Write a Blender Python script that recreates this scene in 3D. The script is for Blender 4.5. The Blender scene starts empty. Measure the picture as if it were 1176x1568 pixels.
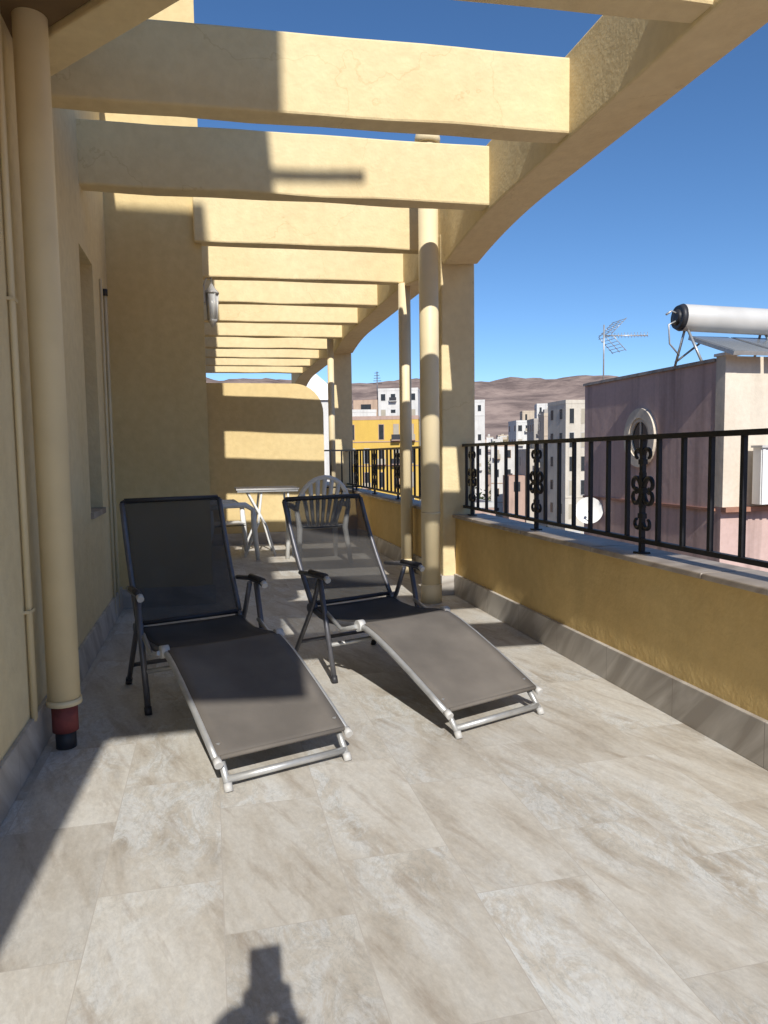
import bpy, math, random
from mathutils import Vector, Matrix, noise
random.seed(7)
S=1.3
scene=bpy.context.scene
scene.view_settings.view_transform='Standard'
scene.view_settings.look='None'
scene.view_settings.exposure=0

# ------------------------------------------------------------ mesh builder
class MB:
    def __init__(s): s.v=[];s.f=[];s.m=[];s.sm=[];s.mats=[]
    def mi(s,mat):
        if mat not in s.mats: s.mats.append(mat)
        return s.mats.index(mat)
    def add(s,vs,fs,mat,smooth=False):
        b=len(s.v); s.v+= [tuple(p) for p in vs]; k=s.mi(mat)
        for f in fs:
            s.f.append([b+i for i in f]); s.m.append(k); s.sm.append(smooth)
    def hexa(s,p,mat):
        s.add(p,[(0,3,2,1),(4,5,6,7),(0,1,5,4),(1,2,6,5),(2,3,7,6),(3,0,4,7)],mat)
    def box(s,x0,x1,y0,y1,z0,z1,mat,T=None):
        p=[Vector(q) for q in [(x0,y0,z0),(x1,y0,z0),(x1,y1,z0),(x0,y1,z0),(x0,y0,z1),(x1,y0,z1),(x1,y1,z1),(x0,y1,z1)]]
        if T: p=[T@q for q in p]
        s.hexa(p,mat)
    def tube(s,pts,r,mat,seg=10,closed=False):
        pts=[Vector(p) for p in pts]; n=len(pts)
        rs=r if isinstance(r,(list,tuple)) else [r]*n
        vs=[];fs=[];prev=None
        for i in range(n):
            if closed: t=(pts[(i+1)%n]-pts[i-1])
            else: t=pts[min(i+1,n-1)]-pts[max(i-1,0)]
            t.normalize()
            if prev is None:
                a=Vector((0,0,1)) if abs(t.z)<.9 else Vector((1,0,0))
                nn=(a-t*a.dot(t)).normalized()
            else:
                nn=(prev-t*prev.dot(t)).normalized()
            prev=nn; b=t.cross(nn)
            for k in range(seg):
                an=2*math.pi*k/seg
                vs.append(pts[i]+(nn*math.cos(an)+b*math.sin(an))*rs[i])
        m=n if closed else n-1
        for i in range(m):
            for k in range(seg):
                j=(i+1)%n
                fs.append((i*seg+k,i*seg+(k+1)%seg,j*seg+(k+1)%seg,j*seg+k))
        s.add(vs,fs,mat,True)
        if not closed:
            b=len(s.v)-len(vs); k=s.mi(mat)
            s.f.append([b+i for i in range(seg)][::-1]); s.m.append(k); s.sm.append(False)
            s.f.append([b+(n-1)*seg+i for i in range(seg)]); s.m.append(k); s.sm.append(False)
    def make(s,name,scale=S,bevel=0,parent=None,solid=0):
        me=bpy.data.meshes.new(name)
        me.from_pydata([tuple(c*scale for c in p) for p in s.v],[],s.f)
        for m in s.mats: me.materials.append(m)
        me.polygons.foreach_set('material_index',s.m)
        me.polygons.foreach_set('use_smooth',s.sm)
        me.update()
        o=bpy.data.objects.new(name,me); scene.collection.objects.link(o)
        if solid:
            q=o.modifiers.new('sol','SOLIDIFY'); q.thickness=solid
        if bevel:
            q=o.modifiers.new('bev','BEVEL'); q.width=bevel; q.segments=2; q.limit_method='ANGLE'; q.angle_limit=.7
        if parent: o.parent=parent
        return o
def empty(name):
    o=bpy.data.objects.new(name,None); scene.collection.objects.link(o); return o

# ------------------------------------------------------------ materials
def nt(name):
    m=bpy.data.materials.new(name); m.use_nodes=True
    n=m.node_tree; b=n.nodes['Principled BSDF']; return m,n,b
def plain(name,col,rough=.6,metal=0,var=.12,scale=6,bump=0,bscale=60):
    m,n,b=nt(name)
    tc=n.nodes.new('ShaderNodeTexCoord'); no=n.nodes.new('ShaderNodeTexNoise')
    no.inputs['Scale'].default_value=scale; no.inputs['Detail'].default_value=6
    n.links.new(tc.outputs['Object'],no.inputs['Vector'])
    r=n.nodes.new('ShaderNodeValToRGB')
    r.color_ramp.elements[0].position=.3; r.color_ramp.elements[1].position=.7
    r.color_ramp.elements[0].color=(*[c*(1-var) for c in col],1)
    r.color_ramp.elements[1].color=(*[min(1,c*(1+var)) for c in col],1)
    n.links.new(no.outputs[0],r.inputs[0]); n.links.new(r.outputs[0],b.inputs['Base Color'])
    b.inputs['Roughness'].default_value=rough; b.inputs['Metallic'].default_value=metal
    if bump:
        n2=n.nodes.new('ShaderNodeTexNoise'); n2.inputs['Scale'].default_value=bscale; n2.inputs['Detail'].default_value=4
        n.links.new(tc.outputs['Object'],n2.inputs['Vector'])
        bp=n.nodes.new('ShaderNodeBump'); bp.inputs['Strength'].default_value=bump; bp.inputs['Distance'].default_value=.01
        n.links.new(n2.outputs[0],bp.inputs['Height']); n.links.new(bp.outputs[0],b.inputs['Normal'])
    return m
def stucco(name,col,stain=(.5,.36,.2),amt=.35,bump=.35,cracks=False,drip=0):
    m,n,b=nt(name); L=n.links.new
    tc=n.nodes.new('ShaderNodeTexCoord')
    a=n.nodes.new('ShaderNodeTexNoise'); a.inputs['Scale'].default_value=1.3; a.inputs['Detail'].default_value=7; a.inputs['Roughness'].default_value=.6
    mp=n.nodes.new('ShaderNodeMapping'); mp.inputs['Scale'].default_value=(1,1,.55)
    L(tc.outputs['Object'],mp.inputs[0]); L(mp.outputs[0],a.inputs['Vector'])
    r=n.nodes.new('ShaderNodeValToRGB'); r.color_ramp.elements[0].position=.38; r.color_ramp.elements[1].position=.68
    r.color_ramp.elements[0].color=(0,0,0,1); r.color_ramp.elements[1].color=(amt,amt,amt,1)
    L(a.outputs[0],r.inputs[0])
    mx=n.nodes.new('ShaderNodeMixRGB'); mx.inputs[1].default_value=(*col,1); mx.inputs[2].default_value=(*stain,1)
    L(r.outputs[0],mx.inputs[0])
    f=n.nodes.new('ShaderNodeTexNoise'); f.inputs['Scale'].default_value=14; f.inputs['Detail'].default_value=6
    L(tc.outputs['Object'],f.inputs['Vector'])
    r2=n.nodes.new('ShaderNodeValToRGB'); r2.color_ramp.elements[0].position=.3; r2.color_ramp.elements[1].position=.7
    r2.color_ramp.elements[0].color=(.91,.90,.89,1); r2.color_ramp.elements[1].color=(1.0,1.0,1.0,1)
    L(f.outputs[0],r2.inputs[0])
    mu=n.nodes.new('ShaderNodeMixRGB'); mu.blend_type='MULTIPLY'; mu.inputs[0].default_value=1
    L(mx.outputs[0],mu.inputs[1]); L(r2.outputs[0],mu.inputs[2])
    out=mu
    if drip:
        md=n.nodes.new('ShaderNodeMapping'); md.inputs['Scale'].default_value=(3.2,3.2,.16)
        nd=n.nodes.new('ShaderNodeTexNoise'); nd.inputs['Scale'].default_value=1; nd.inputs['Detail'].default_value=6
        L(tc.outputs['Object'],md.inputs[0]); L(md.outputs[0],nd.inputs['Vector'])
        rd=n.nodes.new('ShaderNodeValToRGB'); rd.color_ramp.elements[0].position=.52; rd.color_ramp.elements[1].position=.72
        rd.color_ramp.elements[0].color=(1,1,1,1); q=1-drip; rd.color_ramp.elements[1].color=(q,q,q,1)
        L(nd.outputs[0],rd.inputs[0])
        m4=n.nodes.new('ShaderNodeMixRGB'); m4.blend_type='MULTIPLY'; m4.inputs[0].default_value=1
        L(out.outputs[0],m4.inputs[1]); L(rd.outputs[0],m4.inputs[2]); out=m4
    if cracks:
        v=n.nodes.new('ShaderNodeTexVoronoi'); v.feature='DISTANCE_TO_EDGE'; v.inputs['Scale'].default_value=.55
        n3=n.nodes.new('ShaderNodeTexNoise'); n3.inputs['Scale'].default_value=3; n3.inputs['Detail'].default_value=6
        L(tc.outputs['Object'],n3.inputs['Vector'])
        vm=n.nodes.new('ShaderNodeVectorMath'); vm.operation='MULTIPLY_ADD'; vm.inputs[1].default_value=(.7,.7,.7)
        L(n3.outputs['Color'],vm.inputs[0]); L(tc.outputs['Object'],vm.inputs[2]); L(vm.outputs[0],v.inputs['Vector'])
        r3=n.nodes.new('ShaderNodeValToRGB'); r3.color_ramp.elements[0].position=0; r3.color_ramp.elements[1].position=.0018
        r3.color_ramp.elements[0].color=(.75,.69,.6,1); r3.color_ramp.elements[1].color=(1,1,1,1)
        L(v.outputs['Distance'],r3.inputs[0])
        m3=n.nodes.new('ShaderNodeMixRGB'); m3.blend_type='MULTIPLY'; m3.inputs[0].default_value=.45
        L(out.outputs[0],m3.inputs[1]); L(r3.outputs[0],m3.inputs[2]); out=m3
    L(out.outputs[0],b.inputs['Base Color'])
    b.inputs['Roughness'].default_value=.9
    b.inputs['Specular IOR Level'].default_value=.2
    g=n.nodes.new('ShaderNodeTexNoise'); g.inputs['Scale'].default_value=45; g.inputs['Detail'].default_value=5
    L(tc.outputs['Object'],g.inputs['Vector'])
    g2=n.nodes.new('ShaderNodeTexNoise'); g2.inputs['Scale'].default_value=5; g2.inputs['Detail'].default_value=3
    L(tc.outputs['Object'],g2.inputs['Vector'])
    ad=n.nodes.new('ShaderNodeMath'); ad.operation='MULTIPLY_ADD'; ad.inputs[1].default_value=3
    L(g2.outputs[0],ad.inputs[0]); L(g.outputs[0],ad.inputs[2])
    bp=n.nodes.new('ShaderNodeBump'); bp.inputs['Strength'].default_value=bump; bp.inputs['Distance'].default_value=.008
    L(ad.outputs[0],bp.inputs['Height']); L(bp.outputs[0],b.inputs['Normal'])
    return m
def floor_mat():
    m,n,b=nt('stone_tiles'); L=n.links.new
    tc=n.nodes.new('ShaderNodeTexCoord'); sp=n.nodes.new('ShaderNodeSeparateXYZ'); L(tc.outputs['Object'],sp.inputs[0])
    cb=n.nodes.new('ShaderNodeCombineXYZ'); L(sp.outputs[1],cb.inputs[0]); L(sp.outputs[0],cb.inputs[1])
    br=n.nodes.new('ShaderNodeTexBrick'); L(cb.outputs[0],br.inputs['Vector'])
    br.inputs['Scale'].default_value=1; br.inputs['Brick Width'].default_value=.56*S; br.inputs['Row Height'].default_value=.28*S
    br.inputs['Mortar Size'].default_value=.0014; br.inputs['Mortar Smooth'].default_value=.3
    br.inputs['Color1'].default_value=(0,0,0,1); br.inputs['Color2'].default_value=(1,1,1,1); br.inputs['Mortar'].default_value=(.5,.5,.5,1)
    br.offset=.37
    sc=n.nodes.new('ShaderNodeVectorMath'); sc.operation='SCALE'; sc.inputs['Scale'].default_value=23
    L(br.outputs['Color'],sc.inputs[0])
    ad=n.nodes.new('ShaderNodeVectorMath'); ad.operation='ADD'; L(tc.outputs['Object'],ad.inputs[0]); L(sc.outputs[0],ad.inputs[1])
    def ns(scale,mapscale,rot,det,dist,rough=.6):
        mp0=n.nodes.new('ShaderNodeMapping'); mp0.inputs['Rotation'].default_value=(0,0,rot); L(ad.outputs[0],mp0.inputs[0])
        mp=n.nodes.new('ShaderNodeMapping'); mp.inputs['Scale'].default_value=mapscale
        L(mp0.outputs[0],mp.inputs[0])
        a=n.nodes.new('ShaderNodeTexNoise'); a.inputs['Scale'].default_value=scale; a.inputs['Detail'].default_value=det
        a.inputs['Distortion'].default_value=dist; a.inputs['Roughness'].default_value=rough
        L(mp.outputs[0],a.inputs['Vector']); return a
    def ramp(els,src):
        r=n.nodes.new('ShaderNodeValToRGB'); e=r.color_ramp.elements
        e[0].position,e[0].color=els[0][0],(*els[0][1],1); e[1].position,e[1].color=els[-1][0],(*els[-1][1],1)
        for p,c in els[1:-1]:
            q=e.new(p); q.color=(*c,1)
        L(src.outputs[0],r.inputs[0]); return r
    def mix(fac,c1,c2,mode='MIX'):
        x=n.nodes.new('ShaderNodeMixRGB'); x.blend_type=mode
        for i,v in ((0,fac),(1,c1),(2,c2)):
            if isinstance(v,(int,float)): x.inputs[i].default_value=v
            elif isinstance(v,tuple): x.inputs[i].default_value=(*v,1)
            else: L(v.outputs[0],x.inputs[i])
        return x
    R=math.radians(78)
    a=ns(1.9,(1,3.6,1),R,10,.35,.62)
    base=ramp([(.30,(.39,.345,.285)),(.42,(.52,.475,.405)),(.54,(.59,.555,.49)),(.68,(.64,.615,.56))],a)
    big=ns(1.1,(1,1.7,1),R,3,.3,.5)
    bm=ramp([(.46,(.12,.12,.12)),(.60,(1,1,1))],big)
    c=ns(4.0,(1,2.0,1),R+.15,12,.9,.8)
    cm=ramp([(.47,(0,0,0)),(.56,(.8,.8,.8)),(.64,(.2,.2,.2))],c)
    m1=mix(mix(1,bm,cm,'MULTIPLY'),base,(.67,.68,.67))
    v=ns(5.5,(1,1.8,1),R+.3,10,1.6,.75)
    vm=ramp([(.49,(0,0,0)),(.51,(.6,.6,.6)),(.53,(0,0,0))],v)
    m1b=mix(mix(1,bm,vm,'MULTIPLY'),m1,(.34,.345,.32))
    d=ns(2.4,(1,6,1),R-.15,9,.2,.66)
    dm=ramp([(.54,(0,0,0)),(.68,(.62,.62,.62))],d)
    m2=mix(dm,m1b,(.37,.31,.245))
    g=ns(32,(1,1.8,1),R,6,.3,.8)
    gm=ramp([(.3,(.83,.825,.82)),(.7,(1.08,1.08,1.08))],g)
    m3=mix(1.0,m2,gm,'MULTIPLY')
    tr=ramp([(0,(.89,.885,.88)),(.5,(.98,.98,.98)),(1,(1.05,1.06,1.07))],br)
    m4=mix(1.0,m3,tr,'MULTIPLY')
    m5=n.nodes.new('ShaderNodeMixRGB'); m5.inputs[2].default_value=(.45,.41,.36,1)
    L(br.outputs['Fac'],m5.inputs[0]); L(m4.outputs[0],m5.inputs[1])
    L(m5.outputs[0],b.inputs['Base Color'])
    b.inputs['Roughness'].default_value=.6; b.inputs['Specular IOR Level'].default_value=.3
    bp=n.nodes.new('ShaderNodeBump'); bp.inputs['Strength'].default_value=.15; bp.inputs['Distance'].default_value=.004
    L(g.outputs[0],bp.inputs['Height']); L(bp.outputs[0],b.inputs['Normal'])
    return m
def marble(name,c1,c2):
    m,n,b=nt(name); L=n.links.new
    tc=n.nodes.new('ShaderNodeTexCoord'); a=n.nodes.new('ShaderNodeTexNoise')
    a.inputs['Scale'].default_value=2.5; a.inputs['Detail'].default_value=9; a.inputs['Distortion'].default_value=1.2
    mp=n.nodes.new('ShaderNodeMapping'); mp.inputs['Rotation'].default_value=(.8,0,0); mp2=n.nodes.new('ShaderNodeMapping'); mp2.inputs['Scale'].default_value=(1,.5,2.5)
    L(tc.outputs['Object'],mp.inputs[0]); L(mp.outputs[0],mp2.inputs[0]); L(mp2.outputs[0],a.inputs['Vector'])
    r=n.nodes.new('ShaderNodeValToRGB'); e=r.color_ramp.elements
    e[0].position=.38; e[0].color=(*c1,1); e[1].position=.62; e[1].color=(*c2,1)
    L(a.outputs[0],r.inputs[0])
    wv=n.nodes.new('ShaderNodeSeparateXYZ'); L(tc.outputs['Object'],wv.inputs[0])
    md=n.nodes.new('ShaderNodeMath'); md.operation='PINGPONG'; md.inputs[1].default_value=.3; L(wv.outputs[1],md.inputs[0])
    lt=n.nodes.new('ShaderNodeMath'); lt.operation='LESS_THAN'; lt.inputs[1].default_value=.0015; L(md.outputs[0],lt.inputs[0])
    mx=n.nodes.new('ShaderNodeMixRGB'); mx.inputs[2].default_value=(.24,.21,.18,1)
    L(lt.outputs[0],mx.inputs[0]); L(r.outputs[0],mx.inputs[1])
    L(mx.outputs[0],b.inputs['Base Color']); b.inputs['Roughness'].default_value=.5
    return m

M_cream=stucco('cream_stucco',(.80,.665,.40),(.70,.53,.28),.45,.4,True)
M_wall=stucco('wall_stucco',(.80,.665,.41),(.72,.55,.27),.55,.45)
M_ochre=stucco('ochre_stucco',(.72,.53,.235),(.63,.43,.17),.6,.4,False,.12)
M_far=stucco('far_stucco',(.72,.57,.30),(.62,.46,.21),.5,.3)
M_floor=floor_mat()
M_skirt=marble('grey_marble',(.35,.315,.275),(.56,.525,.475))
M_coping=marble('coping_stone',(.25,.205,.165),(.40,.345,.29))
M_pipe=plain('painted_pipe',(.78,.65,.41),.5,0,.08,3,.15,8)
M_red=plain('red_pipe',(.22,.05,.045),.7,0,.35,14)
M_black=plain('black_iron',(.018,.018,.02),.45,.3,.3,20)
M_alu=plain('grey_aluminium',(.48,.48,.47),.4,.5,.12,20)
M_dkalu=plain('dark_grey_frame',(.14,.14,.155),.4,.5,.15,20)
M_white=plain('white_plastic',(.78,.78,.76),.4,0,.04,5)
M_cream_c=plain('cream_cable_cover',(.70,.60,.40),.5,0,.05,5)
M_cap=plain('grey_plastic_cap',(.52,.51,.49),.5,0,.1,18)
M_dark=plain('dark_plastic',(.03,.03,.035),.5,0,.1,8)
M_glass=plain('window_glass',(.035,.04,.045),.12,0,.2,3)
M_shutter=plain('roller_shutter',(.42,.37,.28),.6,0,.06,3)
M_pink=stucco('pink_render',(.67,.49,.44),(.50,.36,.32),.6,.3,False,.4)
M_offw=stucco('offwhite_render',(.76,.68,.56),(.62,.52,.40),.5,.3,False,.2)
M_terra=plain('terracotta',(.36,.18,.12),.8,0,.2,4)
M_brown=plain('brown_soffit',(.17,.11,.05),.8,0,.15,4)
M_tank=plain('tank_steel',(.62,.60,.56),.4,.1,.08,2)
M_panel=plain('solar_panel_glass',(.22,.24,.26),.2,.1,.1,2)
M_skin=plain('skin',(.45,.27,.19),.6,0,.08,8)
M_cloth=plain('dark_cloth',(.05,.06,.09),.9,0,.2,8)
M_hair=plain('dark_hair',(.03,.02,.015),.7,0,.2,20)

def fabric_mat(name,lo,hi,trans):
    m,n,b=nt(name); L=n.links.new
    b.inputs['Roughness'].default_value=.8; b.inputs['Specular IOR Level'].default_value=.2
    tc=n.nodes.new('ShaderNodeTexCoord'); no=n.nodes.new('ShaderNodeTexNoise'); no.inputs['Scale'].default_value=3; no.inputs['Detail'].default_value=8
    L(tc.outputs['Object'],no.inputs['Vector'])
    r=n.nodes.new('ShaderNodeValToRGB'); r.color_ramp.elements[0].position=.35; r.color_ramp.elements[1].position=.7
    r.color_ramp.elements[0].color=(*lo,1); r.color_ramp.elements[1].color=(*hi,1)
    L(no.outputs[0],r.inputs[0]); L(r.outputs[0],b.inputs['Base Color'])
    n2=n.nodes.new('ShaderNodeTexNoise'); n2.inputs['Scale'].default_value=300
    L(tc.outputs['Object'],n2.inputs['Vector'])
    bp=n.nodes.new('ShaderNodeBump'); bp.inputs['Strength'].default_value=.3; bp.inputs['Distance'].default_value=.002
    L(n2.outputs[0],bp.inputs['Height']); L(bp.outputs[0],b.inputs['Normal'])
    t=n.nodes.new('ShaderNodeBsdfTransparent'); mx=n.nodes.new('ShaderNodeMixShader'); mx.inputs[0].default_value=trans
    L(b.outputs[0],mx.inputs[1]); L(t.outputs[0],mx.inputs[2])
    L(mx.outputs[0],n.nodes['Material Output'].inputs['Surface'])
    return m
M_fab=fabric_mat('sunlit_leg_textilene',(.13,.116,.102),(.20,.178,.155),.04)  # same fabric throughout; leg copy has sunlight painted in as a lighter colour
M_fabs=fabric_mat('shaded_seat_textilene',(.055,.052,.050),(.085,.080,.075),.06)  # seat copy of that fabric, shade painted in as a darker colour
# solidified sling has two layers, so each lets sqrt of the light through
M_fabb=fabric_mat('shaded_back_textilene',(.052,.050,.049),(.085,.080,.075),.40)  # back copy, likewise darkened in colour to stand for shade

# ------------------------------------------------------------ terrace
b=MB(); b.box(-2.6,1.87,-3,14,-.15,0,M_floor); b.make('terrace_floor')
b=MB(); b.box(-2.6,1.86,-3,14,-9,-.152,M_ochre); b.make('apartment_building')

XL=-.60; YB=5.0; YW=-1.25
b=MB()
b.box(-.9,XL,YW,3.95,0,3.6,M_wall)
b.box(-.9,XL,3.95,4.38,0,.72,M_wall)
b.box(-.9,XL,3.95,4.38,2.08,3.6,M_wall)
b.box(-.9,XL,4.38,YB+.1,0,3.6,M_wall)
b.make('stucco_wall')
b=MB()
b.box(XL-.001,XL+.014,YW+.01,YB-.002,0.0,.15,M_skirt)
b.make('marble_skirting',bevel=.003)
b=MB()
b.box(-.80,-.72,3.95,4.38,.72,2.08,M_shutter)
for i in range(26):
    z=.74+i*.051
    b.box(-.722,-.712,3.96,4.37,z,z+.04,M_shutter)
b.box(-.74,-.585,3.94,4.39,.69,.722,M_coping)
b.make('window')
b=MB()
b.box(-2.0,-.002,YB,14,0,4.5,M_far)
b.make('stairwell_block')
b=MB(); b.box(-.596,0.012,YB-.015,YB-.001,0,.13,M_skirt); b.box(.0,.014,YB,8.26,0,.13,M_skirt); b.make('marble_skirting')

# stair tower behind the viewpoint
b=MB()
b.box(-.9,-.31,-1.6,-1.0,3.6,7.16,M_wall)
b.box(-.62,-.31,-1.6,-1.0,3.22,3.6,M_wall)
b.box(-.31,.08,-1.6,-1.0,3.22,6.60,M_wall)
b.box(.08,.60,-1.05,-1.0,6.285,6.32,M_coping)
b.make('stair_tower')

# pergola
b=MB()
YS=[.27+.93*k for k in range(14)]
def beam(y,sk=.06):
    z0,z1=2.40,2.725; w=.115
    x0,x1=(-.66 if y<YB-.2 else -.05),1.66
    f=lambda x:y+sk*(1-2*(x+.6)/2.2)
    n=16; vs=[];fs=[]
    sd_=random.uniform(0,99)
    for i in range(n+1):
        x=x0+(x1-x0)*i/n; yy=f(x)
        j=[.010*noise.noise(Vector((x*2.3,sd_,q*9))) for q in range(4)]
        vs+=[(x,yy+j[0],z0+j[1]),(x,yy+w+j[0],z0+j[2]),(x,yy+w+j[0],z1+j[3]),(x,yy+j[0],z1+j[3]*.6)]
    for i in range(n):
        a=4*i;c=a+4
        for k in range(4):
            fs.append((a+k,a+(k+1)%4,c+(k+1)%4,c+k))
    fs.append((0,3,2,1)); fs.append((4*n,4*n+1,4*n+2,4*n+3))
    b.add(vs,fs,M_cream)
for y in YS: beam(y)
def edge_beam(y0,y1):
    n=int((y1-y0)/.1); vs=[];fs=[]
    piers=[4.95,9.4,13.9,.2]
    for i in range(n+1):
        y=y0+(y1-y0)*i/n
        dd=min(abs(y-p) for p in piers)
        zb=2.385-.14*max(0,1-dd/1.3)**2*(1 if dd>.16 else 0)
        vs+=[(1.59,y,zb),(1.84,y,zb+.015),(1.84,y,2.76),(1.59,y,2.75)]
    for i in range(n):
        a=4*i;c=a+4
        for k in range(4): fs.append((a+k,a+(k+1)%4,c+(k+1)%4,c+k))
    fs.append((0,3,2,1)); fs.append((4*n,4*n+1,4*n+2,4*n+3))
    b.add(vs,fs,M_cream)
edge_beam(.15,14)
for y in (4.8,9.24):
    b.box(1.587,1.832,y,y+.3,0,2.5,M_cream)
b.make('pergola',bevel=.014)
b=MB()
b.hexa([Vector(p) for p in [(-.62,3.08,2.395),(-.62,2.86,2.395),(.35,1.75,2.395),(.42,1.86,2.395),(-.62,3.08,2.73),(-.62,2.86,2.73),(.35,1.75,2.73),(.42,1.86,2.73)]],M_cream)
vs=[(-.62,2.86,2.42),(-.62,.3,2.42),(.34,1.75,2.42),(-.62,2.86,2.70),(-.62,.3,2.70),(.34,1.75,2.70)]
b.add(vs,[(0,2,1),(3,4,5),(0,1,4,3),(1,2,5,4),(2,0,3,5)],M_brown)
b.make('corner_canopy',bevel=.01)

# parapet
b=MB()
b.box(1.68,1.86,-1.6,14,0,.548,M_ochre)
b.box(1.29,1.70,8.3,8.42,0,.546,M_ochre)
b.make('parapet_wall')
b=MB(); 
for (y0,y1) in ((-1.6,4.795),(5.105,9.235),(9.545,14)):
    y=y0
    while y<y1-.01:
        e=min(y+.75,y1); b.box(1.655,1.885,y+.002,e-.002,.55,.572+random.uniform(0,.002),M_coping); y=e
b.make('parapet_coping',bevel=.006)
b=MB()
b.box(1.662,1.69,-1.6,4.79,0,.15,M_skirt); b.box(1.662,1.69,5.11,8.25,0,.15,M_skirt)
b.box(1.57,1.662,4.782,5.115,0,.14,M_skirt)
b.make('marble_skirting',bevel=.004)

# railing
def railing(name,y0,y1,orn):
    b=MB()
    b.box(1.732,1.768,y0,y1,1.047,1.067,M_black)
    b.box(1.738,1.762,y0,y1,.617,.636,M_black)
    def bar(y,w=.0085): b.box(1.75-w,1.75+w,y-w,y+w,.625,1.05,M_black)
    for o in orn:
        for k in (-.42,-.265,-.11,.11,.265,.42):
            if y0+.02<o+k<y1-.02: bar(o+k)
        if y0+.1<o<y1-.1:
            bar(o,.010); b.box(1.74,1.76,o-.01,o+.01,.575,.62,M_black)
            b.box(1.725,1.775,o-.025,o+.025,.572,.58,M_black)
            X=1.75
            for sy in (-1,1):
                for (z,sz,r) in ((.80,-1,.036),(.87,1,.036)):
                    pts=[]
                    for i in range(18):
                        t=i/17; a=math.pi*1.55*t
                        rr=r*(1-.45*t)
                        pts.append((X,o+sy*(.008+r-rr*math.cos(a)), z+sz*(rr*math.sin(a)*1.25-.03*(1-t))))
                    b.tube(pts,[.0125-.005*i/17 for i in range(18)],M_black,6)
                for (z,sz) in ((.985,1),(.70,-1)):
                    pts=[]
                    for i in range(14):
                        t=i/13; a=math.pi*1.4*t; rr=.026*(1-.4*t)
                        pts.append((X,o+sy*(.008+.026-rr*math.cos(a)), z+sz*(rr*math.sin(a))))
                    b.tube(pts,[.011-.004*i/13 for i in range(14)],M_black,6)
            for z,w in ((.835,.024),(.955,.018),(.73,.018),(.90,.015),(.775,.015)):
                b.box(X-w*.6,X+w*.6,o-w,o+w,z-.011,z+.011,M_black)
    b.make(name,bevel=.0015)
railing('balcony_railing',-1.5,4.8,[-1.35+k for k in range(0,7)])
railing('balcony_railing',5.1,9.25,[5.65+k for k in range(4)])
b=MB(); b.box(1.30,1.73,8.35,8.37,1.047,1.065,M_black); b.box(1.30,1.73,8.35,8.37,.617,.633,M_black)
for i in range(3): b.box(1.38+i*.13,1.396+i*.13,8.352,8.368,.54,1.05,M_black)
b.make('balcony_railing')

# end wall with rounded corner
b=MB()
pr=[(-.05,0),(1.30,0),(1.30,1.46)]
for i in range(11):
    a=math.pi/2*i/10; pr.append((.97+.33*math.cos(a),1.49+.33*math.sin(a)))
pr.append((-.05,1.82))
n=len(pr)
vs=[(x,8.28,z) for x,z in pr]+[(x,8.43,z) for x,z in pr]
fs=[tuple(range(n)),tuple(range(2*n-1,n-1,-1))]+[(i,i+n,(i+1)%n+n,(i+1)%n) for i in range(n)]
b.add(vs,fs,M_far); b.make('end_wall')
b=MB(); b.box(.02,1.66,8.262,8.279,0,.13,M_skirt); b.make('marble_skirting')

# round columns
def col(name,x,y,r,z1,cap):
    b=MB()
    b.tube([(x,y,0),(x,y,.12),(x,y,.125)],[r*1.12,r*1.12,r*1.0],M_pipe,28)
    b.tube([(x,y,.12),(x,y,z1)],r,M_pipe,28)
    if cap:
        b.tube([(x,y,z1-.03),(x,y,z1),(x,y,z1+.03),(x,y,z1+.05)],[r*1.25,r*1.3,r*1.2,.01],M_pipe,28)
        b.tube([(x,y,.60),(x,y,.612)],r*1.04,M_pipe,28)
    b.make(name)
col('round_column',1.435,4.60,.064,3.02,True)
col('round_column',1.60,5.80,.050,2.39,False)
col('round_column',1.50,8.9,.04,2.60,False)

# downpipe
b=MB()
px,py=-.515,2.63
b.tube([(px,py,.16),(px,py,4.0)],.053,M_pipe,28)
b.tube([(px,py,.155),(px,py,.175)],.058,M_pipe,28)
b.tube([(px,py,.06),(px,py,.156)],.043,M_red,20)
b.tube([(px,py,-.02),(px,py,.07)],.034,M_dark,20)
for z in (2.46,):
    b.tube([(px,py,z),(px,py,z+.018)],.056,M_pipe,28)
    b.box(-.61,px-.04,py-.012,py+.012,z,z+.016,M_alu)
b.make('downpipe')
b=MB()
b.tube([(-.588,2.52,.14),(-.588,2.52,3.5)],.009,M_pipe,10)
b.tube([(-.588,2.545,.14),(-.588,2.545,3.5)],.006,M_pipe,10)
for z in (.5,1.5,2.5): b.box(-.602,-.578,2.505,2.56,z,z+.010,M_pipe)
b.make('cable_conduit')
b=MB()
b.tube([(-.59,4.62,.05),(-.59,4.62,2.06)],.007,M_cream_c,8)
b.tube([(-.59,4.80,.05),(-.59,4.80,2.02)],.009,M_cream_c,8)
b.tube([(-.59,4.80,2.0),(-.59,4.80,2.04)],.016,M_dark,8)
b.make('cable_conduit')

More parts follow.
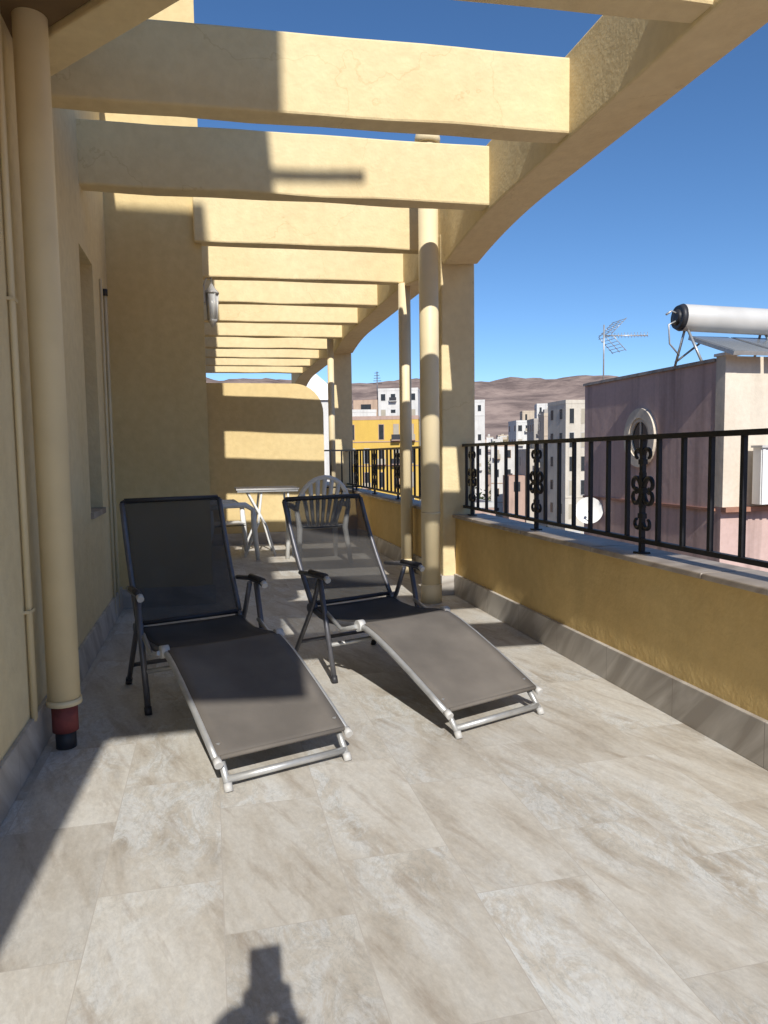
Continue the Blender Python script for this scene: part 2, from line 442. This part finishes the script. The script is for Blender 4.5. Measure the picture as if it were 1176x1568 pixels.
# lantern
M_lglass=plain('lantern_glass',(.72,.73,.72),.15,0,.1,8)
M_lfr=plain('lantern_frame',(.62,.61,.58),.4,.1,.1,8)
b=MB()
lx,ly,lz=.055,5.22,2.02
b.box(0,.012,ly-.028,ly+.028,lz+.04,lz+.16,M_lfr)
b.tube([(0.0,ly,lz+.15),(.02,ly,lz+.21),(lx,ly,lz+.215),(lx,ly,lz+.17)],.006,M_lfr,8)
b.tube([(lx,ly,lz+.175),(lx,ly,lz+.15),(lx,ly,lz+.12),(lx,ly,lz+.108)],[.008,.022,.050,.052],M_lfr,6)
b.tube([(lx,ly,lz+.108),(lx,ly,lz-.07)],[.042,.030],M_lglass,6)
b.tube([(lx,ly,lz-.07),(lx,ly,lz-.085),(lx,ly,lz-.12)],[.036,.026,.006],M_lfr,6)
for k in range(6):
    a=k*math.pi/3; b.tube([(lx+.044*math.cos(a),ly+.044*math.sin(a),lz+.108),(lx+.032*math.cos(a),ly+.032*math.sin(a),lz-.07)],.004,M_lfr,5)
b.make('wall_lantern')

# ------------------------------------------------------------ sun loungers
def lounger(ox,oy,ang,back_top=(1.27,.80),W=.222):
    p=empty('sun_lounger')
    ca,sa=math.cos(ang),math.sin(ang)
    lat=Vector((ca,sa,0)); ax=Vector((-sa,ca,0)); O=Vector((ox,oy,0))
    L=lambda s,t,z: O+ax*s+lat*t+Vector((0,0,z))
    hs,hz=1.03,.28
    bt=back_top
    prof_leg=[(.02,.085),(.12,.128),(.25,.182),(.38,.232),(.48,.266),(.55,.284),(.60,.29)]
    prof_seat=[(.60,.29),(.66,.283),(.75,.270),(.85,.262),(.95,.268),(hs-.01,.285)]
    prof_back=[(hs+.0,.295)]
    for i in range(1,9):
        t=i/8
        prof_back.append((hs+(bt[0]-hs)*t+.02*math.sin(math.pi*t), .295+(bt[1]-.295)*t))
    f=MB()
    for sg in (-1,1):
        f.tube([L(s,sg*W,z-.004) for s,z in prof_leg],.0125,M_alu,10)
        f.tube([L(s,sg*W,z-.004) for s,z in prof_seat],.0125,M_dkalu,10)
        f.tube([L(s,sg*W,z) for s,z in prof_back],.0115,M_dkalu,10)
        f.tube([L(.60,sg*(W-.012),.288),L(.60,sg*(W+.018),.288)],.024,M_cap,16)
        f.tube([L(hs,sg*(W-.016),.29),L(hs,sg*(W+.02),.29)],.022,M_dkalu,16)
        f.tube([L(.08,sg*(W-.02),.112),L(.03,sg*(W-.02),.06),L(-.015,sg*(W-.02),.012)],.0110,M_alu,10)
        f.tube([L(-.008,sg*(W-.02),.022),L(-.02,sg*(W-.02),.0)],.0135,M_cap,10)
        f.tube([L(.004,sg*W,.076),L(.028,sg*W,.087)],.0138,M_cap,10)
        f.tube([L(1.11,sg*(W+.02),.448),L(1.0,sg*(W+.035),.458),L(.86,sg*(W+.035),.458),L(.82,sg*(W+.035),.450)],.0110,M_dkalu,10)
        f.tube([L(.98,sg*(W+.035),.468),L(.83,sg*(W+.035),.468)],[.013,.013],M_dark,10)
        f.tube([L(.83,sg*(W+.035),.460),L(.81,sg*(W+.035),.450)],.0135,M_cap,10)
        f.tube([L(.90,sg*(W+.03),.452),L(.78,sg*(W+.03),.012)],.0120,M_dkalu,10)
        f.tube([L(.93,sg*(W+.012),.450),L(1.0,sg*(W+.012),.31),L(1.22,sg*(W+.012),.012)],.0110,M_dkalu,10)
        f.tube([L(.785,sg*(W+.03),.03),L(.777,sg*(W+.03),.0)],.0145,M_dark,10)
        f.tube([L(1.21,sg*(W+.012),.03),L(1.225,sg*(W+.012),.0)],.0145,M_dark,10)
        f.tube([L(.60,sg*(W+.022),.286),L(.72,sg*(W+.024),.25),L(.862,sg*(W+.02),.30)],.009,M_alu,8)
    f.tube([L(0,-W+.02,.03),L(0,W-.02,.03)],.0115,M_alu,10)
    f.tube([L(.055,-W+.02,.085),L(.055,W-.02,.085)],.010,M_alu,10)
    f.tube([L(.82,-W-.03,.16),L(.82,W+.03,.16)],.010,M_alu,10)
    f.tube([L(1.16,-W-.01,.10),L(1.16,W+.01,.10)],.010,M_dkalu,10)
    f.tube([L(hs,-W,.28),L(hs,W,.28)],.010,M_dkalu,10)
    f.tube([L(bt[0],-W,bt[1]),L(bt[0]+.006,-W+.01,bt[1]+.006),L(bt[0]+.010,-W*.5,bt[1]+.009),L(bt[0]+.010,W*.5,bt[1]+.009),L(bt[0]+.006,W-.01,bt[1]+.006),L(bt[0],W,bt[1])],.0105,M_dark,10)
    f.make('frame',parent=p)
    def strip(prof,name,sag,mat):
        m=MB(); nt_=12; pp=[]
        for i in range(len(prof)-1):
            for k in range(4):
                t=k/4; pp.append((prof[i][0]*(1-t)+prof[i+1][0]*t, prof[i][1]*(1-t)+prof[i+1][1]*t))
        pp.append(prof[-1]); vs=[];fs=[]
        N=len(pp)
        for i,(s,z) in enumerate(pp):
            e=math.sin(math.pi*i/(N-1))
            for k in range(nt_+1):
                t=-1+2*k/nt_
                q=sag*(1-t*t)*(.35+.65*e)
                i2=min(i+1,N-1); i1=max(i-1,0)
                ds=pp[i2][0]-pp[i1][0]; dz=pp[i2][1]-pp[i1][1]; l=math.hypot(ds,dz) or 1
                vs.append(L(s+dz/l*q, t*(W-.004), z+.010-ds/l*q))
        for i in range(N-1):
            for k in range(nt_):
                a=i*(nt_+1)+k; fs.append((a,a+1,a+nt_+2,a+nt_+1))
        m.add(vs,fs,mat,True); m.make(name,parent=p,solid=.003)
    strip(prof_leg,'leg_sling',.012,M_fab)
    strip([(.60,.29)]+prof_seat[1:],'seat_sling',.020,M_fabs)
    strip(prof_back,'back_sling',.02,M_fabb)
    h=MB()
    for s,z in (prof_back[0],prof_back[-1]):
        h.tube([L(s,-W+.01,z+.012),L(s,W-.01,z+.012)],.010,M_dark,8)
    h.tube([L(.024,-W+.01,.092),L(.024,W-.01,.092)],.008,M_fab,8)
    h.make('fabric_hem',parent=p)
lounger(.213,2.21,math.radians(17.5),(1.27,.80))
lounger(1.008,2.415,math.radians(19.8),(1.31,.775))

# ------------------------------------------------------------ table + chairs
b=MB()
tx,ty=.56,7.45
b.box(tx-.31,tx+.31,ty-.25,ty+.25,.665,.683,M_cap)
b.box(tx-.30,tx+.30,ty-.24,ty+.24,.645,.665,M_alu)
for sy in (-.2,.2):
    b.tube([(tx-.24,ty+sy,.0),(tx-.1,ty+sy,.33),(tx-.06,ty+sy,.65)],.012,M_white,8)
    b.tube([(tx+.06,ty+sy,.0),(tx-.02,ty+sy,.30),(tx-.2,ty+sy,.65)],.012,M_white,8)
    b.tube([(tx+.24,ty+sy,.0),(tx+.2,ty+sy,.65)],.012,M_white,8)
b.tube([(tx-.24,ty-.2,.03),(tx-.24,ty+.2,.03)],.010,M_white,8); b.tube([(tx+.24,ty-.2,.03),(tx+.24,ty+.2,.03)],.010,M_white,8)
b.make('folding_table',bevel=.003)
def chair(x,y,ang,k=1.0):
    b=MB()
    ca,sa=math.cos(ang),math.sin(ang)
    P=lambda u,v,z: Vector((x+ca*u*k-sa*v*k, y+sa*u*k+ca*v*k, z*k))
    n=8; vs=[];fs=[]
    for i in range(n+1):
        for j in range(n+1):
            u=-.2+.4*i/n; v=-.2+.4*j/n
            vs.append(P(u*(1+.1*(v<0)),v,.36-.015*math.cos(u*7)*math.cos(v*6)-(.02 if v>.17 else 0)))
    for i in range(n):
        for j in range(n):
            a=i*(n+1)+j; fs.append((a,a+1,a+n+2,a+n+1))
    b.add(vs,fs,M_white,True)
    vs2=[v-Vector((0,0,.018)) for v in vs]; b.add(vs2,[f[::-1] for f in fs],M_white,True)
    arch=[]
    for i in range(17):
        a=math.pi*i/16; arch.append(P(.25*math.cos(a),-.22-.10*math.sin(a),.52+.30*math.sin(a)))
    b.tube(arch,.021,M_white,8)
    for i in range(7):
        t=-1+2*i/6
        b.tube([P(t*.13,-.19,.37),P(t*.17,-.25,.56),P(t*.205,-.22-.10*math.sqrt(1-(t*.82)**2),.52+.29*math.sqrt(1-(t*.82)**2))],[.013,.018,.020],M_white,6)
    for sg in (-1,1):
        b.tube([P(sg*.25,-.22,.52),P(sg*.27,-.1,.55),P(sg*.27,.12,.55),P(sg*.25,.2,.50)],[.02,.026,.028,.02],M_white,8)
        b.tube([P(sg*.25,.2,.51),P(sg*.235,.21,.33),P(sg*.25,.24,0)],[.022,.028,.020],M_white,8)
        b.tube([P(sg*.25,-.21,.53),P(sg*.22,-.2,.34),P(sg*.25,-.28,0)],[.02,.028,.020],M_white,8)
    b.make('plastic_chair')
chair(.98,6.75,math.radians(6),.98)
chair(.16,7.2,math.radians(-80),.98)

# ------------------------------------------------------------ neighbouring building
pb=empty('pink_building')
b=MB()
Z=lambda z:z+1
X0,Y0,Y1=6.43,8.0,11.5
b.box(X0,10.5,Y0,Y1,-9,Z(1.14),M_pink)
b.box(X0+.12,10.5,Y0-.03,Y0-.002,Z(-.74),Z(1.16),M_offw)
b.box(X0-.005,X0+.16,Y0-.034,Y0+.14,Z(-.74),Z(1.2),M_offw)
b.box(X0+.16,10.5,Y0-.03,Y0+.14,Z(1.161),Z(1.19),M_offw)
b.box(X0-.03,X0+.2,Y0-.05,Y0+.16,Z(1.2),Z(1.235),M_white)
b.box(X0-.03,X0+.12,Y0+.162,Y1+.02,Z(1.141),Z(1.185),M_coping)
b.box(X0-.02,10.5,Y0-.12,Y0-.031,Z(-.80),Z(-.741),M_terra)
b.box(X0-.03,X0-.001,Y0+.1,Y1,Z(-.80),Z(-.765),M_terra)
b.make('walls',parent=pb)
b=MB()
cy,cz=9.78,Z(.2)
def ring(r0,r1,x0,mat,depth):
    n=40; vs=[];fs=[]
    for i in range(n):
        a=2*math.pi*i/n
        c,s_=math.cos(a),math.sin(a)
        vs+=[(x0,cy+r0*c,cz+r0*s_*1.12),(x0,cy+r1*c,cz+r1*s_*1.12),(x0+depth,cy+r0*c,cz+r0*s_*1.12),(x0+depth,cy+r1*c,cz+r1*s_*1.12)]
    for i in range(n):
        a=4*i;c=4*((i+1)%n)
        fs+=[(a,a+1,c+1,c),(a+1,a+3,c+3,c+1),(a,c,c+2,a+2)]
    b.add(vs,fs,mat,False)
ring(.27,.40,X0-.06,M_offw,.07); ring(.22,.29,X0-.04,M_offw,.05)
n=40; b.add([(X0-.012,cy+.23*math.cos(2*math.pi*i/n),cz+.255*math.sin(2*math.pi*i/n)) for i in range(n)],[tuple(range(n))],M_glass)
b.box(X0-.03,X0-.013,cy-.012,cy+.012,cz-.25,cz+.25,M_offw)
b.box(X0-.03,X0-.014,cy-.22,cy+.22,cz-.012,cz+.012,M_offw)
b.make('oval_window',parent=pb)
b=MB(); b.box(6.78,9.5,7.72,7.86,Z(-.70),Z(.02),M_white)
for i in range(24): b.box(6.79+i*.11,6.83+i*.11,7.70,7.72,Z(-.70),Z(.0),M_white)
b.box(6.76,9.5,7.68,7.88,Z(.021),Z(.05),M_cap)
b.make('corrugated_shed')

# solar water heater
b=MB()
ty,tz=8.55,Z(1.74)
A=Vector((6.12,ty,tz+.03)); B=Vector((7.58,ty-.12,tz-.02)); d=(B-A)
pts=[A+d*t for t in (0,.012,.03,.06,.94,.97,.988,1)]
b.tube(pts,[.10,.15,.168,.175,.175,.168,.15,.10],M_tank,32)
b.tube([A-d*.012,A+d*.001],[.06,.11],M_dark,20); b.tube([A+d*.002,A+d*.045],[.152,.179],M_dark,32)
b.tube([A+d*.935,A+d*.942],.177,M_cap,32)
T=Matrix.Translation(Vector((6.95,8.6,Z(1.52))))@Matrix.Rotation(math.radians(20),4,'X')
for k in range(2):
    b.box(-.62+k*.66,-.01+k*.66,-.95,-.02,-.03,.02,M_alu,T); b.box(-.60+k*.66,-.03+k*.66,-.93,-.04,.021,.026,M_panel,T)
for (x,y0,y1) in ((6.25,8.2,8.75),(7.45,8.2,8.7)):
    b.tube([(x,y0,Z(1.15)),(x,8.5,tz-.12)],.018,M_alu,6); b.tube([(x,y1,Z(1.15)),(x,8.55,tz-.12)],.018,M_alu,6)
b.tube([(6.25,8.75,Z(1.2)),(6.6,8.6,Z(1.5))],.014,M_alu,6)
b.tube([A+Vector((-.01,0,-.05)),A+Vector((-.12,0,-.1)),A+Vector((-.1,0,-.35)),A+Vector((.05,0,-.5))],.012,M_alu,6)
b.tube([A+Vector((0,0,.05)),A+Vector((-.08,0,.08)),A+Vector((-.16,0,.03))],.014,M_alu,6)
b.make('solar_water_heater')

# tv antenna
b=MB()
ax_,ay,az=6.55,11.1,Z(1.15)
b.tube([(ax_,ay,az),(ax_,ay,az+.98)],.014,M_alu,6)
b.tube([(ax_,ay,az+.80),(ax_+.66,ay-.25,az+.78)],.011,M_alu,6)
for i in range(12):
    t=i/11; b.tube([(ax_+.12+.54*t,ay-.06-.21*t,az+.795-.045),(ax_+.12+.54*t,ay-.04-.21*t,az+.795+.045)],.005,M_alu,5)
for s_ in (-1,1):
    for i in range(6):
        zz=az+.8+s_*(.03+i*.045); xx=ax_+.03+i*.05
        b.tube([(xx,ay-.22,zz),(xx,ay+.22,zz)],.005,M_alu,5)
    for yy in (-.2,0,.2): b.tube([(ax_+.02,ay+yy,az+.8),(ax_+.3,ay+yy,az+.8+s_*.27)],.006,M_alu,5)
b.make('tv_antenna')

# satellite dish
b=MB()
dc=Vector((6.24,11.0,Z(-1.0))); nv=Vector((-.45,-.87,.25)).normalized(); u=nv.cross(Vector((0,0,1))).normalized(); w=u.cross(nv)
vs=[];fs=[]
R=5;N=28
for i in range(R+1):
    r=.23*i/R
    for k in range(N):
        a=2*math.pi*k/N; vs.append(dc+u*r*math.cos(a)+w*r*math.sin(a)+nv*(.9*r*r))
for i in range(R):
    for k in range(N): fs.append((i*N+k,i*N+(k+1)%N,(i+1)*N+(k+1)%N,(i+1)*N+k))
b.add(vs,fs,M_white,True)
b.tube([dc-nv*.01,dc-nv*.06,Vector((6.43,11.05,Z(-1.1)))],.015,M_alu,6)
b.tube([dc-w*.22,dc+nv*.2-w*.05],.008,M_alu,6); b.tube([dc+nv*.2-w*.05,dc+nv*.16-w*.04],.025,M_dark,8)
b.make('satellite_dish')

# ------------------------------------------------------------ terrain / town / hills
def terr(x,y):
    r=math.hypot(x,y)
    z=-9.0
    if r>50: z+= .05*(min(r,500)-50)
    if r>80: z+= (noise.noise(Vector((x*.012,y*.012,3)))*2.5)*min(1,(r-80)/80)
    if r>420:
        t=min(1,(r-420)/1000)
        t2=t*t*(3-2*t)
        rg=0;am=1;fr=.0022
        for o in range(8):
            rg+=am*(1-abs(noise.noise(Vector((x*fr,y*fr,o*7.3))))*2); am*=.52; fr*=2.1
        z+=t2*(122+24*(rg-1.25)+ .012*max(0,r-1500))
    return z
radii=[0,6,12,20,30,40,50]+[50*1.045**k for k in range(1,96)]
NA=640
vs=[(0,0,-9)];fs=[]
for r in radii[1:]:
    for k in range(NA):
        a=2*math.pi*k/NA; x,y=r*math.sin(a),r*math.cos(a); vs.append((x,y,terr(x,y)))
for k in range(NA): fs.append((0,1+(k+1)%NA,1+k))
for i in range(len(radii)-2):
    for k in range(NA):
        a=1+i*NA; fs.append((a+k,a+(k+1)%NA,a+NA+(k+1)%NA,a+NA+k))
m,n,bs=nt('dry_ground'); LL=n.links.new
tc=n.nodes.new('ShaderNodeTexCoord'); a1=n.nodes.new('ShaderNodeTexNoise'); a1.inputs['Scale'].default_value=.012; a1.inputs['Detail'].default_value=14; a1.inputs['Roughness'].default_value=.75
LL(tc.outputs['Object'],a1.inputs['Vector'])
r=n.nodes.new('ShaderNodeValToRGB'); e=r.color_ramp.elements
e[0].position=.40;e[0].color=(.18,.135,.12,1);e[1].position=.62;e[1].color=(.40,.30,.25,1)
LL(a1.outputs[0],r.inputs[0]); LL(r.outputs[0],bs.inputs['Base Color']); bs.inputs['Roughness'].default_value=1; bs.inputs['Specular IOR Level'].default_value=0
b=MB(); b.add(vs,fs,m,True); b.make('ground')

cols=[(.68,.66,.61),(.74,.72,.68),(.62,.52,.40),(.66,.60,.50),(.56,.41,.30),(.60,.54,.46),(.52,.37,.30),(.62,.49,.27),(.46,.42,.37),(.58,.48,.38)]
TM=[stucco('town_render_%d'%i,c,tuple(q*.75 for q in c),.6,.2,False,.18) for i,c in enumerate(cols)]
M_yel=stucco('yellow_render',(.72,.48,.11),(.62,.40,.10),.4,.2,False,.1)
M_roof=plain('roof_deck',(.42,.31,.25),.9,0,.2,1)
M_tile=plain('roof_tiles',(.38,.20,.13),.9,0,.25,3)
def building(x,y,w,d,ztop,mat,rot=0,name='town_building',win=True,extra=.5):
    b=MB(); T=Matrix.Translation(Vector((x,y,0)))@Matrix.Rotation(rot,4,'Z')
    z0=terr(x,y)-2
    b.box(-w/2,w/2,-d/2,d/2,z0,ztop-.28,mat,T)
    t=.12
    pm=mat if random.random()<.6 else random.choice(TM)
    b.box(-w/2-.02,w/2+.02,-d/2-.02,-d/2+t,ztop-.28,ztop,pm,T); b.box(-w/2-.02,w/2+.02,d/2-t,d/2+.02,ztop-.28,ztop,pm,T)
    b.box(-w/2-.02,-w/2+t,-d/2+t,d/2-t,ztop-.28,ztop,pm,T); b.box(w/2-t,w/2+.02,-d/2+t,d/2-t,ztop-.28,ztop,pm,T)
    b.box(-w/2+t,w/2-t,-d/2+t,d/2-t,ztop-.279,ztop-.26,M_roof,T)
    if random.random()<.4:
        s_=random.choice([-1,1]); ww=w*random.uniform(.4,.8); h=ztop-random.uniform(1,2.6)
        x0=w/2+.03 if s_>0 else -w/2-.03-ww
        b.box(x0,x0+ww,-d/2*.8,d/2*.7,z0,h,random.choice(TM),T)
        b.box(x0-.0+.05,x0+ww-.05,-d/2*.8+.05,d/2*.7-.05,h+.003,h+.02,M_tile,T)
        if h-z0>1.6: b.box(x0+ww*.3,x0+ww*.7,-d/2*.8-.03,-d/2*.8-.005,h-1.3,h-.5,M_glass,T)
    if random.random()<extra:
        ex=random.uniform(-.25,.25)*w; ew=min(w*.3,1.5); eh=random.uniform(.5,1.2)
        b.box(ex-ew/2,ex+ew/2,-ew/2,ew/2,ztop-.26,ztop+eh,mat,T)
        b.box(ex-.14,ex+.14,-ew/2-.02,-ew/2-.003,ztop-.2,ztop+eh*.6,M_shutter,T)
        q=ex+ew*.8
        if random.random()<.5:
            b.tube([T@Vector((q,0,ztop-.26)),T@Vector((q,0,ztop+1.2))],.022,M_alu,5)
            b.tube([T@Vector((q-.3,0,ztop+1.05)),T@Vector((q+.3,0,ztop+1.05))],.015,M_alu,5)
        elif random.random()<.5:
            b.tube([T@Vector((q,0,ztop-.2)),T@Vector((q,0,ztop+.45))],.3,M_cap,10)
    if win:
        nz=int((ztop-z0)/1.8); nx=max(1,int(w/.95)); ny=max(1,int(d/1.1))
        stl=random.choice([(.16,.7),(.2,.75),(.26,.75),(.18,1.1)])
        for k in range(min(nz,5)):
            zt=ztop-.65-k*1.8
            if zt-1<z0: break
            if random.random()<.4: b.box(-w/2-.015,w/2+.015,-d/2-.04,-d/2-.003,zt-1.32,zt-1.25,pm,T)
            for i in range(nx):
                if random.random()<.10: continue
                c=-w/2+(i+.5)*w/nx; ww,hh=stl
                b.box(c-ww-.04,c+ww+.04,-d/2-.02,-d/2-.002,zt-hh-.04,zt+.04,M_cap if k%2 else pm,T)
                b.box(c-ww,c+ww,-d/2-.03,-d/2-.021,zt-hh,zt,M_glass if random.random()<.6 else M_shutter,T)
                if random.random()<.3:
                    b.box(c-ww-.15,c+ww+.15,-d/2-.45,-d/2-.041,zt-hh-.12,zt-hh-.05,pm,T)
                    b.box(c-ww-.15,c+ww+.15,-d/2-.45,-d/2-.42,zt-hh-.05,zt-hh+.34,random.choice([pm,M_shutter,M_dark]),T)
            for i in range(ny):
                if random.random()<.2: continue
                c=-d/2+(i+.5)*d/ny
                b.box(-w/2-.03,-w/2-.005,c-.2,c+.2,zt-.75,zt,M_glass,T)
    b.make(name)
def at(ang,r): a=math.radians(ang); return r*math.sin(a),r*math.cos(a)
LM=[(13.6,56,5.6,3,3.9,M_yel),(15.0,86,4.6,5,8.6,TM[1]),(11.9,72,2.6,3,5.4,TM[1]),
    (28.4,58,2.9,3,4.9,TM[3]),(26.9,66,2.2,3,4.4,TM[9]),(21.2,92,1.3,3,7.6,TM[1]),(26.0,85,2.6,4,4.8,TM[8]),(24.6,98,3.0,4,5.2,TM[1]),
    (23.0,70,2.2,3,1.9,TM[1]),(25.3,62,1.8,3,1.3,TM[5]),(26.1,130,2.6,4,9.4,TM[1]),(25.0,140,2.8,4,8.8,TM[2]),
    (23.0,26,2.4,3,-3.2,TM[4]),(26.5,29,2.0,3,-2.6,TM[9]),(19.5,40,3,4,-1.6,TM[6]),(33,28,4,4,-2.8,TM[5])]
used=[]
for (a,r_,w,d,zt,mt) in LM:
    x,y=at(a,r_); used.append((x,y,max(w,d))); building(x,y,w,d,zt,mt,rot=random.uniform(-.4,0),extra=.2)
cnt=0
for tr in range(8000):
    a=random.uniform(4,48); r_=random.uniform(22,340)
    x,y=at(a,r_)
    if x<5 or (5<x<12 and y<14): continue
    w=random.uniform(1.5,3.2)*(1 if r_<150 else 1.2); d=random.uniform(1.8,3.6)
    if any(math.hypot(x-q[0],y-q[1])<(max(w,d)+q[2])*.60 for q in used): continue
    zt=terr(x,y)+random.choice([2.0,2.6,3.2,3.8,4.4])
    if r_<55: zt=min(zt,-2.8-random.random())
    used.append((x,y,max(w,d)))
    building(x,y,w,d,zt,random.choice(TM[:4]+TM+[TM[1]]),rot=random.choice([-.35,-.2,.1,.3])+random.uniform(-.05,.05),win=r_<240)
    cnt+=1
    if cnt>460: break
b=MB(); x,y=at(8.15,26)
b.box(x-.9,x+.9,y-1,y+1,-9,Z(1.9),TM[1])
b.add([(x-1,y-1.1,Z(1.9)),(x+1,y-1.1,Z(1.9)),(x+1,y+1.1,Z(1.9)),(x-1,y+1.1,Z(1.9)),(x,y,Z(3.0))],[(0,1,4),(1,2,4),(2,3,4),(3,0,4),(0,3,2,1)],M_white)
b.make('white_pavilion')
b=MB(); x,y=at(13.2,86); z=8.6
b.tube([(x,y,z-2),(x,y,z+2.2)],.06,M_dkalu,5)
for k in range(5): b.tube([(x-.5+.05*k,y,z+.8+k*.3),(x+.6-.1*k,y,z+.8+k*.32)],.035,M_dkalu,5)
b.make('roof_antenna')
M_leaf=plain('foliage',(.055,.075,.03),.9,0,.4,4)
b=MB()
for t in range(140):
    a=random.uniform(12,34); r_=random.uniform(35,220); x,y=at(a,r_)
    if any(math.hypot(x-q[0],y-q[1])<q[2]*.6 for q in used): continue
    z=terr(x,y); H=random.uniform(2.5,4.5)
    b.tube([(x,y,z),(x+.1,y,z+H*.6)],[.18,.1],M_terra,5)
    for k in range(150):
        p=Vector((random.gauss(0,1),random.gauss(0,1),random.gauss(0,.7)))*.7
        c=Vector((x,y,z+H*.75))+p; s=random.uniform(.15,.4)
        q=[Vector((random.uniform(-s,s),random.uniform(-s,s),random.uniform(-s,s))) for _ in range(3)]
        b.add([c+w_ for w_ in q],[(0,1,2)],M_leaf)
b.make('distant_trees')

# ------------------------------------------------------------ photographer (behind the viewpoint)
per=empty('person')
def skin(name,chain,edges,mat,root=0):
    me=bpy.data.meshes.new(name); me.from_pydata([tuple(c*S for c in p[:3]) for p in chain],edges,[]); me.materials.append(mat)
    o=bpy.data.objects.new(name,me); scene.collection.objects.link(o); o.parent=per
    o.modifiers.new('skin','SKIN')
    sk=me.skin_vertices[0].data if me.skin_vertices else None
    if sk:
        for i,p in enumerate(chain): sk[i].radius=(p[3]*S,p[3]*S*(p[4] if len(p)>4 else 1)); sk[i].use_root=(i==root)
    q=o.modifiers.new('sub','SUBSURF'); q.levels=2; q.render_levels=2
    return o
bx,by=-.05,-.36
V=[(bx,by,.60,.095),(bx,by,.72,.085),(bx,by+.01,.86,.10),(bx,by+.01,.95,.07),(bx,by+.02,1.0,.034),
   (bx-.12,by+.01,.93,.038),(bx-.15,by+.03,.74,.03),(bx-.02,by+.22,.84,.024),
   (bx+.12,by+.01,.93,.038),(bx+.16,by+.03,.74,.03),(bx+.10,by+.22,.84,.024),
   (bx-.065,by,.54,.062),(bx-.075,by+.01,.30,.042),(bx-.08,by,.06,.026),(bx-.08,by+.11,.02,.022),
   (bx+.065,by,.54,.062),(bx+.075,by+.01,.30,.042),(bx+.08,by,.06,.026),(bx+.08,by+.11,.02,.022)]
E=[(0,1),(1,2),(2,3),(3,4),(3,5),(5,6),(6,7),(3,8),(8,9),(9,10),(0,11),(11,12),(12,13),(13,14),(0,15),(15,16),(16,17),(17,18)]
skin('body',V,E,M_cloth)
b=MB()
def ball(c,rx,ry,rz,mat,n=16):
    vs=[];fs=[]
    for i in range(n+1):
        th=math.pi*i/n
        for k in range(n*2):
            a=math.pi*k/n; vs.append((c[0]+rx*math.sin(th)*math.cos(a),c[1]+ry*math.sin(th)*math.sin(a),c[2]+rz*math.cos(th)))
    for i in range(n):
        for k in range(2*n): fs.append((i*2*n+k,i*2*n+(k+1)%(2*n),(i+1)*2*n+(k+1)%(2*n),(i+1)*2*n+k))
    b.add(vs,fs,mat,True)
hc=(bx-.015,by+.03,1.105)
ball(hc,.056,.068,.082,M_skin); ball((hc[0],hc[1]-.014,hc[2]+.014),.070,.076,.088,M_hair)
ball((hc[0],hc[1]+.068,hc[2]-.012),.009,.014,.014,M_skin)
for sg in (-1,1):
    ball((hc[0]+sg*.058,hc[1],hc[2]-.01),.008,.014,.02,M_skin); ball((hc[0]+sg*.022,hc[1]+.060,hc[2]+.006),.008,.006,.005,M_dark)
ball((hc[0],hc[1]+.062,hc[2]-.04),.02,.006,.005,M_terra)
b.tube([(bx,by+.02,.98),(bx,by+.025,1.04)],.032,M_skin,12)
b.make('head',parent=per)
for sg,wx in ((-1,bx-.02),(1,bx+.10)):
    e=.03*sg
    Vh=[(wx,by+.22,.84,.024),(wx*.4+e*.6,-.055,.925,.030,.7),(e*.95,-.042,.955,.026,.6)]
    Eh=[(0,1),(1,2)]
    for k in range(4):
        i=len(Vh); z=.940+.016*k
        Vh+= [(e*1.25,-.03,z,.008),(e*1.35,-.014,z+.002,.007),(e*1.0,-.006,z+.003,.006)]
        Eh+=[(2,i),(i,i+1),(i+1,i+2)]
    i=len(Vh); Vh+=[(e*.8,-.04,.965,.009),(e*.5,-.034,.985,.007)]; Eh+=[(1,i),(i,i+1)]
    skin('hand',Vh,Eh,M_skin)
b=MB(); b.box(-.033,.031,-.026,-.018,.950,1.090,M_dark); b.make('phone',bevel=.004,parent=per)

# ------------------------------------------------------------ light
el=math.atan(.757); az=math.radians(3.2)
dirv=Vector((math.sin(az)*math.cos(el),math.cos(az)*math.cos(el),-math.sin(el)))
sd=bpy.data.lights.new('sun','SUN'); sd.energy=5.0; sd.angle=math.radians(.5); sd.color=(1,.96,.89)
so=bpy.data.objects.new('sun',sd); scene.collection.objects.link(so); so.rotation_euler=dirv.to_track_quat('-Z','Y').to_euler()
w=bpy.data.worlds.new('World'); scene.world=w; w.use_nodes=True
n=w.node_tree; bg=n.nodes['Background']; sk=n.nodes.new('ShaderNodeTexSky'); sk.sky_type='NISHITA'
sk.sun_disc=False; sk.sun_elevation=el; sk.sun_rotation=math.radians(183.2); sk.air_density=.9; sk.dust_density=.15; sk.ozone_density=4.0; sk.altitude=1500
hsv=n.nodes.new('ShaderNodeHueSaturation'); hsv.inputs['Saturation'].default_value=1.12
n.links.new(sk.outputs[0],hsv.inputs['Color']); n.links.new(hsv.outputs[0],bg.inputs[0]); bg.inputs[1].default_value=.145

# ------------------------------------------------------------ camera
a=math.radians(13.6); ph=math.radians(4.57); ro=.014
f=Vector((math.sin(a)*math.cos(ph),math.cos(a)*math.cos(ph),-math.sin(ph)))
r0=Vector((math.cos(a),-math.sin(a),0)); u0=r0.cross(f)
cr=r0*math.cos(ro)-u0*math.sin(ro); cu=u0*math.cos(ro)+r0*math.sin(ro)
cam=bpy.data.cameras.new('camera'); co=bpy.data.objects.new('camera',cam); scene.collection.objects.link(co)
Mx=Matrix((cr,cu,-f)).transposed().to_4x4(); Mx.translation=Vector((0,0,1.0*S)); co.matrix_world=Mx
cam.sensor_fit='HORIZONTAL'; cam.sensor_width=36; cam.lens=36*1100/1176; cam.clip_start=.01; cam.clip_end=20000
scene.camera=co
